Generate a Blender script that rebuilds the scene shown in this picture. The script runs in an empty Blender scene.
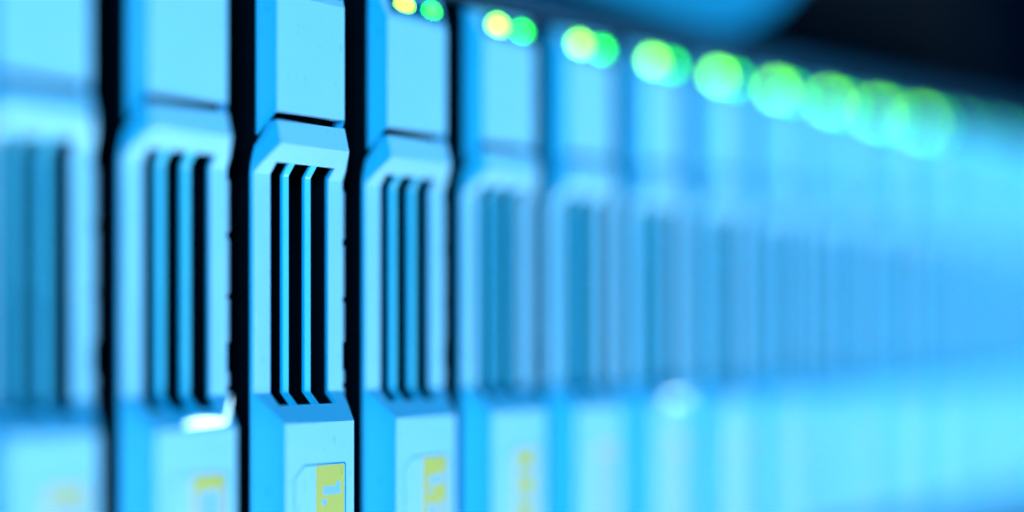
import bpy, bmesh, math, random
from mathutils import Vector
random.seed(4)
sc = bpy.context.scene
COL = sc.collection
MM = 0.001
PITCH = 17.12
V0 = 34.0                       # height (mm) of the camera's horizon above the enclosure floor

# ------------------------------------------------------------------ camera
TH = math.radians(42.3)
cd = bpy.data.cameras.new('camera')
cam = bpy.data.objects.new('camera', cd); COL.objects.link(cam)
cam.location = (-104.63*MM, -135.2*MM, V0*MM)
cam.rotation_euler = (math.radians(90), 0, TH - math.radians(90))
cd.sensor_width = 36.0; cd.lens = 1480/1024*36.0
cd.shift_y = 84/1024
cd.clip_start = 0.005; cd.clip_end = 20
cd.dof.use_dof = True
cd.dof.focus_distance = 0.1735
cd.dof.aperture_fstop = 2.45
sc.camera = cam

# ------------------------------------------------------------------ world, light, exposure
w = bpy.data.worlds.new('World'); sc.world = w; w.use_nodes = True
w.node_tree.nodes['Background'].inputs['Color'].default_value = (0.0, 0.25, 1.0, 1)
w.node_tree.nodes['Background'].inputs['Strength'].default_value = 0.012

def area(name, loc, target, size, power, color, spread=180):
    d = bpy.data.lights.new(name, 'AREA'); d.shape = 'DISK'; d.size = size; d.energy = power; d.color = color
    d.spread = math.radians(spread)
    o = bpy.data.objects.new(name, d); COL.objects.link(o)
    o.location = loc
    o.rotation_euler = (Vector(target) - Vector(loc)).to_track_quat('-Z', 'Y').to_euler()
    return o
area('key_lamp', (0.52, -0.52, -0.38), (0.08, 0, 0.03), 0.26, 9.2, (0.98, 0.86, 1.0))
area('blue_lamp', (-1.5, -1.45, 0.42), (0.05, 0, 0.03), 0.80, 50.0, (0.0, 0.49, 1.0))
area('far_blue_fill', (-0.85, -0.88, 0.30), (0.21, 0, 0.03), 0.10, 0.04, (0.0, 0.46, 1.0), 10)  # added blue fill, brightens the far end of the row
area('low_hood_fill', (-0.02, -0.13, -0.42), (-0.034, 0, 0.056), 0.03, 0.007, (1.0, 0.80, 0.9), 11)  # added narrow fill from below, whitens the first hoods

sc.view_settings.view_transform = 'Standard'
sc.view_settings.look = 'None'
sc.view_settings.exposure = 0.0
sc.view_settings.gamma = 1.0
sc.render.engine = 'CYCLES'
sc.cycles.use_denoising = True
sc.cycles.sample_clamp_indirect = 4.0
sc.cycles.max_bounces = 8

# ------------------------------------------------------------------ materials
def principled(name):
    m = bpy.data.materials.new(name); m.use_nodes = True
    return m, m.node_tree.nodes, m.node_tree.links, m.node_tree.nodes['Principled BSDF']

def painted(name, c1, c2, rough, grain=1.0, spec=0.5, metallic=0.0):
    """moulded / painted surface: faint mottling, fine grain, uneven gloss"""
    m, n, l, b = principled(name)
    tc = n.new('ShaderNodeTexCoord')
    big = n.new('ShaderNodeTexNoise'); big.inputs['Scale'].default_value = 160; big.inputs['Detail'].default_value = 6
    fine = n.new('ShaderNodeTexNoise'); fine.inputs['Scale'].default_value = 3200; fine.inputs['Detail'].default_value = 2
    l.new(tc.outputs['Object'], big.inputs['Vector']); l.new(tc.outputs['Object'], fine.inputs['Vector'])
    mx = n.new('ShaderNodeMix'); mx.data_type = 'RGBA'
    mx.inputs['A'].default_value = (*c1, 1); mx.inputs['B'].default_value = (*c2, 1)
    l.new(big.outputs['Fac'], mx.inputs['Factor'])
    sp = n.new('ShaderNodeTexNoise'); sp.inputs['Scale'].default_value = 1500; sp.inputs['Detail'].default_value = 3
    sg = n.new('ShaderNodeMapping'); sg.inputs['Scale'].default_value = (1.0, 1.0, 0.45)
    l.new(tc.outputs['Object'], sg.inputs['Vector']); l.new(sg.outputs['Vector'], sp.inputs['Vector'])
    th = n.new('ShaderNodeMapRange'); th.inputs['From Min'].default_value = 0.64; th.inputs['From Max'].default_value = 0.74
    th.inputs['To Max'].default_value = 0.30
    l.new(sp.outputs['Fac'], th.inputs['Value'])
    du = n.new('ShaderNodeMix'); du.data_type = 'RGBA'; du.inputs['B'].default_value = (c1[0]*0.4, c1[1]*0.5, c1[2]*0.6, 1)
    l.new(th.outputs['Result'], du.inputs['Factor']); l.new(mx.outputs['Result'], du.inputs['A'])
    l.new(du.outputs['Result'], b.inputs['Base Color'])
    mr = n.new('ShaderNodeMapRange'); mr.inputs['To Min'].default_value = rough - 0.08; mr.inputs['To Max'].default_value = rough + 0.10
    l.new(big.outputs['Fac'], mr.inputs['Value']); l.new(mr.outputs['Result'], b.inputs['Roughness'])
    bp = n.new('ShaderNodeBump'); bp.inputs['Strength'].default_value = 0.12*grain; bp.inputs['Distance'].default_value = 0.00003
    l.new(fine.outputs['Fac'], bp.inputs['Height']); l.new(bp.outputs['Normal'], b.inputs['Normal'])
    b.inputs['Specular IOR Level'].default_value = spec
    b.inputs['Metallic'].default_value = metallic
    return m

def emitter(name, color, strength):
    m, n, l, b = principled(name)
    b.inputs['Base Color'].default_value = (0.2, 0.5, 0.2, 1)
    b.inputs['Roughness'].default_value = 0.25
    b.inputs['Emission Color'].default_value = (*color, 1)
    b.inputs['Emission Strength'].default_value = strength
    return m

PAINT = painted('pale_blue_painted_plastic', (0.19, 0.69, 0.93), (0.22, 0.74, 0.97), 0.40, 1.0, 0.25)
RIBM = painted('pale_blue_rib_plastic', (0.05, 0.66, 0.92), (0.07, 0.72, 0.96), 0.30, 0.6, 0.25)
BLACK = painted('black_sled_plastic', (0.001, 0.004, 0.007), (0.002, 0.007, 0.011), 0.65, 1.0, 0.05)
RAIL = painted('dark_painted_steel', (0.002, 0.05, 0.095), (0.004, 0.06, 0.115), 0.5, 0.8, 0.12)
RAIL2 = painted('grey_painted_steel', (0.0, 0.22, 0.40), (0.005, 0.28, 0.46), 0.6, 0.8, 0.1)
STEEL = painted('spring_steel', (0.10, 0.36, 0.50), (0.14, 0.42, 0.56), 0.4, 0.6, 0.4)
PAPER = painted('pale_label_paper', (0.20, 0.70, 0.93), (0.22, 0.75, 0.97), 0.45, 0.5, 0.3)
YELLOW = painted('yellow_label_print', (0.44, 0.60, 0.10), (0.50, 0.65, 0.13), 0.5, 0.5, 0.3)
PRINT = painted('pale_blue_print', (0.15, 0.58, 0.92), (0.18, 0.62, 0.95), 0.5, 0.5, 0.3)
LED_A = emitter('activity_light_green', (0.18, 1.0, 0.0), 24)
LED_DIM = emitter('faded_light_green', (0.05, 1.0, 0.1), 5)  # weaker emission imitating the fade of the farthest lights
LED_B = emitter('power_light_green', (0.01, 1.0, 0.0), 16)

# ------------------------------------------------------------------ mesh helpers; local axes: u -> X, w (out of the front) -> -Y, v -> Z
def P(u, v, wo):
    return Vector((u*MM, -wo*MM, (v + V0)*MM))

def mesh_from(name, verts, faces, mat, smooth=True):
    me = bpy.data.meshes.new(name)
    me.from_pydata([tuple(x) for x in verts], [], faces)
    me.materials.append(mat)
    bm = bmesh.new(); bm.from_mesh(me)
    bmesh.ops.remove_doubles(bm, verts=bm.verts, dist=1e-7)
    bm.to_mesh(me); bm.free()
    for p in me.polygons: p.use_smooth = smooth
    me.update()
    return me

def link(name, me, parent=None):
    o = bpy.data.objects.new(name, me); COL.objects.link(o)
    if parent: o.parent = parent
    return o

def box_data(u0, u1, v0, v1, w0, w1, verts, faces):
    b = len(verts)
    for u in (u0, u1):
        for v in (v0, v1):
            for x in (w0, w1): verts.append(P(u, v, x))
    # P flips w, so orient afterwards with recalc
    for f in ((0,1,3,2),(4,6,7,5),(0,4,5,1),(2,3,7,6),(0,2,6,4),(1,5,7,3)): faces.append([b+i for i in f])

def boxes(name, lst, mat, bevel=0.0, smooth=True):
    vs, fs = [], []
    for a in lst: box_data(*a, vs, fs)
    me = mesh_from(name, vs, fs, mat, smooth)
    bm = bmesh.new(); bm.from_mesh(me)
    bmesh.ops.recalc_face_normals(bm, faces=bm.faces)
    if bevel:
        bmesh.ops.bevel(bm, geom=list(bm.edges), offset=bevel*MM, segments=2, affect='EDGES', profile=0.5)
    bm.to_mesh(me); bm.free()
    for p in me.polygons: p.use_smooth = False
    return me

def finish(o, thick, bev, seg=3):
    if thick:
        m = o.modifiers.new('solid', 'SOLIDIFY'); m.thickness = thick*MM; m.offset = -1; m.use_even_offset = False
    m = o.modifiers.new('bevel', 'BEVEL'); m.width = bev*MM; m.segments = seg; m.limit_method = 'ANGLE'; m.angle_limit = math.radians(22); m.harden_normals = False
    m.use_clamp_overlap = True

def bake(o):
    """apply modifiers once so that all copies share one finished mesh"""
    dg = bpy.context.evaluated_depsgraph_get(); dg.update()
    me = bpy.data.meshes.new_from_object(o.evaluated_get(dg), depsgraph=dg)
    for p in me.polygons: p.use_smooth = False
    o.modifiers.clear(); o.data = me

SLOT = [2.6, 4.45, 5.45, 7.7, 8.75, 11.35]          # three slots, two ribs between them
# one row of the swept shell: (v_front, v_base, w_front, w_base, L, R, Lf, Rf)
def row(vf, vb, wf, wb, L, R, Lf, Rf, wback=-0.4):
    r = [P(L, vb, wback), P(L, vb, wb), P(Lf, vf, wf)]
    r += [P(s, vf, wf) for s in SLOT]
    r += [P(Rf, vf, wf), P(R, vb, wb), P(R, vb, wback)]
    return r

# --- latch handle: hood, grille frame, lower panel with a pocket for the label
H = [row(25.05, 22.4, 0.7, -0.3, 0.75, 13.2, 1.8, 11.95),
     row(25.05, 22.4, 2.25, 0.0, 0.70, 13.2, 1.8, 11.95),
     row(22.3, 21.4, 3.0, 0.0, 0.40, 13.5, 1.75, 12.0),
     row(20.4, 20.2, 1.16, -0.1, 0.12, 13.7, 0.75, 13.1),
     row(19.1, 19.1, 0.0, -0.3, 0.0, 13.76, 0.22, 13.55),
     row(-6.1, -6.1, 0.0, -0.3, 0.0, 13.76, 0.22, 13.55),
     row(-7.5, -7.1, 1.60, -0.2, 0.0, 13.76, 0.8, 12.95),
     row(-9.5, -8.6, 3.85, 0.0, 0.0, 13.76, 1.70, 12.0),
     row(-32.0, -32.2, 3.85, 0.0, 0.0, 13.76, 1.70, 12.0),
     row(-33.2, -33.2, 1.2, -0.3, 0.0, 13.76, 1.0, 12.8)]
POCKET = [(3.0, -31.0), (3.0, -15.7), (4.45, -14.25), (10.55, -14.25), (10.8, -14.5), (10.8, -31.0)]
def make_handle_mesh():
    bm = bmesh.new()
    V = [[bm.verts.new(p) for p in r] for r in H]
    nc = len(H[0])
    for i in range(len(H)-1):
        for j in range(nc-1):
            if 3 <= i <= 5 and 3 <= j <= 7: continue         # slots, and the ribs that are parts of their own
            if i == 7 and 2 <= j <= 8: continue              # lower panel: filled round the pocket
            bm.faces.new((V[i][j], V[i+1][j], V[i+1][j+1], V[i][j+1]))
    bm.edges.ensure_lookup_table()
    # lower panel front with a hole
    outer = [V[7][j] for j in range(2, 10)] + [V[8][j] for j in range(9, 1, -1)]
    inner = [bm.verts.new(P(u, v, 3.85)) for u, v in POCKET]
    deep = [bm.verts.new(P(u, v, 3.35)) for u, v in POCKET]
    es = []
    def edge(a, b):
        e = bm.edges.get((a, b)); return e or bm.edges.new((a, b))
    for k in range(len(outer)): es.append(edge(outer[k], outer[(k+1) % len(outer)]))
    for k in range(len(inner)): es.append(edge(inner[k], inner[(k+1) % len(inner)]))
    bmesh.ops.triangle_fill(bm, use_beauty=True, use_dissolve=False, edges=es, normal=(0, -1, 0))
    m = len(inner)
    for k in range(m):
        bm.faces.new((inner[k], inner[(k+1) % m], deep[(k+1) % m], deep[k]))
    bm.faces.new(deep)
    bmesh.ops.recalc_face_normals(bm, faces=bm.faces)
    bm.faces.ensure_lookup_table()
    fr = max(bm.faces, key=lambda f: f.calc_area())
    if fr.normal.y > 0: bmesh.ops.reverse_faces(bm, faces=bm.faces)
    me = bpy.data.meshes.new('latch_handle'); bm.to_mesh(me); bm.free()
    me.materials.append(PAINT)
    for p in me.polygons: p.use_smooth = True
    return me

def grid_mesh(name, rows, mat):
    vs = [p for r in rows for p in r]; nc = len(rows[0]); fs = []
    for i in range(len(rows)-1):
        for j in range(nc-1):
            a = i*nc+j; fs.append((a, a+nc, a+nc+1, a+1))
    return mesh_from(name, vs, fs, mat)

# --- upper cover
def crow(vf, vb, wf, wb, L, R, Lf, Rf, wback=-0.4):
    return [P(L, vb, wback), P(L, vb, wb), P(Lf, vf, wf), P(Rf, vf, wf), P(R, vb, wb), P(R, vb, wback)]
CV = [crow(43.6, 43.6, -0.7, -0.7, 0.9, 12.95, 1.4, 12.5),
      crow(43.6, 43.6, 0.35, -0.1, 0.9, 12.95, 1.4, 12.5),
      crow(39.5, 40.0, 1.95, 0.0, 0.85, 13.0, 2.05, 12.2),
      crow(26.15, 23.5, 1.95, 0.0, 0.85, 13.0, 2.05, 12.2),
      crow(26.15, 23.5, 0.6, -0.3, 0.85, 13.0, 2.05, 12.2)]

# --- a rib follows the hood slope, the recessed field and the lower slope
def rib_mesh(u0, u1):
    prof = [(21.0, 1.62), (20.4, 1.10), (19.1, -0.06), (-6.1, -0.06), (-7.5, 1.54), (-8.2, 2.3)]
    vs, fs = [], []
    for v, x in prof:
        for u, d in ((u0, -0.6), (u0, 0), (u1, 0), (u1, -0.6)): vs.append(P(u, v, x + d))
    for i in range(len(prof)-1):
        for j in range(4):
            a, b = i*4+j, i*4+(j+1) % 4
            fs.append((a, a+4, b+4, b))
    fs.append((0, 1, 2, 3)); k = (len(prof)-1)*4; fs.append((k+3, k+2, k+1, k))
    me = mesh_from('rib', vs, fs, RIBM)
    bm = bmesh.new(); bm.from_mesh(me); bmesh.ops.recalc_face_normals(bm, faces=bm.faces); bm.to_mesh(me); bm.free()
    for p in me.polygons: p.use_smooth = True
    return me

def poly_plate(name, pts, w0, w1, mat):
    n = len(pts)
    vs = [P(u, v, w1) for u, v in pts] + [P(u, v, w0) for u, v in pts]
    fs = [list(range(n)), list(range(2*n-1, n-1, -1))] + [(k, k+n, (k+1) % n + n, (k+1) % n) for k in range(n)]
    me = mesh_from(name, vs, fs, mat, False)
    bm = bmesh.new(); bm.from_mesh(me); bmesh.ops.recalc_face_normals(bm, faces=bm.faces); bm.to_mesh(me); bm.free()
    return me

def dome(name, u, v, wo, r, mat):
    bm = bmesh.new()
    bmesh.ops.create_uvsphere(bm, u_segments=20, v_segments=12, radius=r*MM)
    for q in bm.verts:
        q.co = Vector((q.co.x*1.05, q.co.y*0.16, q.co.z))
        q.co += P(u, v, wo)
    me = bpy.data.meshes.new(name); bm.to_mesh(me); bm.free()
    me.materials.append(mat)
    for p in me.polygons: p.use_smooth = True
    return me

def text_mesh(s, u, v, wo, height, mat):
    """raised print that reads downwards (turned a quarter clockwise)"""
    c = bpy.data.curves.new('capacity_print', 'FONT'); c.body = s; c.size = 1.0; c.extrude = 0.0; c.offset = 0.05; c.space_character = 1.55
    c.resolution_u = 4
    o = bpy.data.objects.new('tmp_print', c); COL.objects.link(o)
    dg = bpy.context.evaluated_depsgraph_get(); dg.update()
    me = bpy.data.meshes.new_from_object(o.evaluated_get(dg), depsgraph=dg)
    bpy.data.objects.remove(o)
    k = height/0.70
    for q in me.vertices:
        x, y = q.co.x*k, q.co.y*k
        q.co = P(u + y, v - x, wo)
    me.materials.clear(); me.materials.append(mat); me.name = 'capacity_print'
    return me

# ------------------------------------------------------------------ the enclosure
N_FIRST, N_LAST = 1, 16
X_LO, X_HI = (N_FIRST-3)*PITCH - 2.5, (N_LAST-3)*PITCH + 17.0
enc = bpy.data.objects.new('disk_enclosure', None); COL.objects.link(enc)
enc['label'] = 'dark metal enclosure holding the whole row of drive caddies'
enc['category'] = 'enclosure'
link('floor_plate', boxes('floor_plate', [(X_LO, X_HI, -38.0, -34.0, -80, -1.0)], RAIL, 0.2), enc)
link('lower_rail', boxes('lower_rail', [(X_LO, X_HI, -40.5, -34.6, -0.9, 1.2)], RAIL2, 0.5), enc)
link('upper_rail', boxes('upper_rail', [(X_LO, X_HI, 44.6, 48.4, -80, 0.4)], RAIL, 0.5), enc)
link('backplane', boxes('backplane', [(X_LO, X_HI, -33.9, 44.5, -80, -77)], BLACK, 0.0), enc)

# the unit mounted above: a pale bezel with a slanted end, black beyond
up = bpy.data.objects.new('upper_unit', None); COL.objects.link(up)
up['label'] = 'blurred unit above the row with a bright blue bezel end and black front'
up['category'] = 'server'
link('casing', boxes('casing', [(X_LO, X_HI, 48.9, 92.0, -80, -25.0)], BLACK, 0.3), up)
link('bezel', poly_plate('bezel', [(52, 50.4), (92, 49.8), (99, 50.8), (108, 55.0), (122, 66), (132, 92), (38, 92), (42, 54)], -24.9, 0.5, RAIL2), up)

# ------------------------------------------------------------------ one caddy, then its copies
proto = bpy.data.objects.new('drive_caddy', None); COL.objects.link(proto)
proto.location = ((N_FIRST-3)*PITCH*MM, 0, 0)
parts = []
def part(name, me, parent=proto, thick=0, bev=0):
    o = link(name, me, parent)
    if bev: finish(o, thick, bev); bake(o)
    return o

cover = part('cover', grid_mesh('cover', CV, PAINT), thick=0.5, bev=0.28)
handle = part('latch_handle', make_handle_mesh(), thick=0.6, bev=0.26)
for a, b in ((4.45, 5.45), (7.7, 8.75)):
    part('rib', rib_mesh(a, b), bev=0.16)
SHADE_DARK = painted('shade_plate_dark', (0.0, 0.10, 0.22), (0.0, 0.12, 0.26), 0.3, 0.3, 0.3)  # dark colour of an added plate, stands for shade around the status lights
def shade_plate_mesh():
    sl = lambda v: 0.35 + 1.6*(43.6 - v)/4.1
    pts = [(3.0, 40.4), (12.0, 40.4), (12.0, 42.5), (11.5, 42.9), (3.5, 42.9), (3.0, 42.5)]
    vs = [P(u, v, sl(v) + 0.06) for u, v in pts] + [P(u, v, sl(v) - 0.2) for u, v in pts]; n = 6
    me = mesh_from('shade_plate', vs, [list(range(n)), list(range(2*n-1, n-1, -1))] + [(k, k+n, (k+1) % n + n, (k+1) % n) for k in range(n)], SHADE_DARK, False)
    bm = bmesh.new(); bm.from_mesh(me); bmesh.ops.recalc_face_normals(bm, faces=bm.faces); bm.to_mesh(me); bm.free()
    return me
part('shade_plate', shade_plate_mesh())
part('status_light', dome('status_light', 5.6, 41.4, 1.15, 1.3, LED_A))
part('status_light', dome('status_light', 10.4, 41.4, 1.15, 1.1, LED_B))
part('sled', boxes('sled', [(1.4, 12.4, -34.0, 43.3, -75, -7.0), (1.4, 2.0, -33.9, 43.2, -7.0, -0.75), (11.8, 12.4, -33.9, 43.2, -7.0, -0.75),
                            (2.0, 11.8, 21.6, 43.1, -7.0, -1.1), (2.0, 11.8, -33.8, -11, -7.0, -1.1)], BLACK))
for a, b in ((12.2, 18.0), (5.2, 11.4), (-0.2, 4.6), (-5.2, -3.6), (-7.2, -5.7)):
    part('contact_finger', boxes('contact_finger', [(13.0, 14.35, a, b, -0.85, -0.5)], STEEL, 0.1))
LABEL_PTS = [(3.2, -30.8), (3.2, -15.8), (4.55, -14.45), (10.45, -14.45), (10.6, -14.6), (10.6, -30.8)]
label = part('label', poly_plate('label', LABEL_PTS, 3.36, 3.80, PAPER))
band = part('yellow_band', poly_plate('yellow_band', [(6.2, -30.75), (6.2, -14.5), (10.43, -14.5), (10.55, -14.62), (10.55, -30.75)], 3.803, 3.816, YELLOW), label)
TXT = text_mesh('.2TB', 7.3, -18.35, 3.820, 2.55, PRINT)
bm = bmesh.new(); bm.from_mesh(TXT)                       # the figure one, drawn with its flag
bm.faces.new([bm.verts.new(P(u, v, 3.820)) for u, v in ((7.3, -17.95), (9.95, -17.95), (9.95, -16.55), (9.45, -16.35), (9.25, -16.95), (7.3, -16.95))])
bmesh.ops.recalc_face_normals(bm, faces=bm.faces)
bm.to_mesh(TXT); bm.free()
PATCH = poly_plate('print_patch', [(7.0, -30.0), (7.0, -16.4), (9.9, -16.1), (9.9, -30.0)], 3.818, 3.823, PRINT)
text = part('capacity_print', PATCH, label)

# made-up polished blades, added to put a white glint on two lower slopes
CHROME = painted('glint_blade_metal', (0.42, 0.90, 0.95), (0.46, 0.95, 1.0), 0.50, 0.3, 0.5, 1.0)
def glint_blade_mesh(cx, k=1.0):
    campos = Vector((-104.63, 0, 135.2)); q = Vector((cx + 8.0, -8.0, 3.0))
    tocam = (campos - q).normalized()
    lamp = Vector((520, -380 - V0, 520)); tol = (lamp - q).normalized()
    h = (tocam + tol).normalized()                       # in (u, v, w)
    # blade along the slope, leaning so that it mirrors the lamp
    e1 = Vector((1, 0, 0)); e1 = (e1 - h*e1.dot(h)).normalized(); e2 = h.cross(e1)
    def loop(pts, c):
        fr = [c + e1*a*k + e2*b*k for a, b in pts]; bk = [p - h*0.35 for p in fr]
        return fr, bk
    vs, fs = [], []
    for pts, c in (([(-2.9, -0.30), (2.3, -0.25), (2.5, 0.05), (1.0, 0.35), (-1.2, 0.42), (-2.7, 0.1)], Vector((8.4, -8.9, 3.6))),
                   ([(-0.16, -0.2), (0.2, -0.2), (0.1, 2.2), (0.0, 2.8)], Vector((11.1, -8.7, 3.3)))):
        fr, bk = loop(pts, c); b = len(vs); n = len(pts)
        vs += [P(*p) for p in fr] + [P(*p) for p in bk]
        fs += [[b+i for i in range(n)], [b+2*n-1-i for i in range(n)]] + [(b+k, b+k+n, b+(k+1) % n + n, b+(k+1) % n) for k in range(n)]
    me = mesh_from('glint_blade', vs, fs, CHROME, False)
    bm = bmesh.new(); bm.from_mesh(me); bmesh.ops.recalc_face_normals(bm, faces=bm.faces); bm.to_mesh(me); bm.free()
    return me

def children(o): return [c for c in COL.objects if c.parent == o]
def copy_tree(o, parent=None):
    c = o.copy(); COL.objects.link(c); c.parent = parent
    for ch in children(o): copy_tree(ch, c)
    return c
LABELS = {
 1: 'pale blue drive caddy cut off by the left edge of the picture',
 2: 'second drive caddy from the left, slightly blurred, white glint under its grille',
 3: 'sharply focused drive caddy, third from the left, crisp black grille and yellow label',
 4: 'fourth drive caddy from the left, just right of the sharpest one',
 5: 'fifth drive caddy from the left, its left light burning yellow beside a green one',
 6: 'sixth drive caddy from the left, blurred, with two overlapping green lights',
 7: 'seventh drive caddy from the left, blurred, third with lights wholly in view',
 8: 'eighth drive caddy from the left, strongly blurred under a round green glow',
 9: 'ninth drive caddy from the left, strongly blurred under a round green glow',
 10: 'tenth drive caddy from the left, blurred into its neighbours under a green glow',
 11: 'eleventh drive caddy from the left, blurred into its neighbours under a green glow',
 12: 'twelfth drive caddy from the left, far down the row and very blurred',
 13: 'thirteenth drive caddy from the left, very blurred near the right edge',
 14: 'fourteenth drive caddy from the left, very blurred close to the right edge',
 15: 'fifteenth drive caddy from the left, a pale blur at the right edge',
 16: 'last drive caddy in sight, a pale blur cut by the right edge'}
for n in range(N_FIRST, N_LAST+1):
    o = proto if n == N_FIRST else copy_tree(proto)
    o.location = ((n-3)*PITCH*MM, 0, 0)
    o['label'] = LABELS[n]; o['category'] = 'drive caddy'; o['group'] = 'drive caddies in the enclosure'
    if 3 <= n <= 5:
        for ch in children(o):
            if ch.name.startswith('label'):
                for g in children(ch):
                    if g.name.startswith('capacity_print'): g.data = TXT
    if n >= 13:                                           # far lights made faint, so their glow fades down the row
        for ch in children(o):
            if ch.name.startswith('status_light'): ch.data = ch.data.copy(); ch.data.materials[0] = LED_DIM
    if n in (2, 7):
        link('glint_blade', glint_blade_mesh((n-3)*PITCH, 1.0 if n == 2 else 0.7), o)
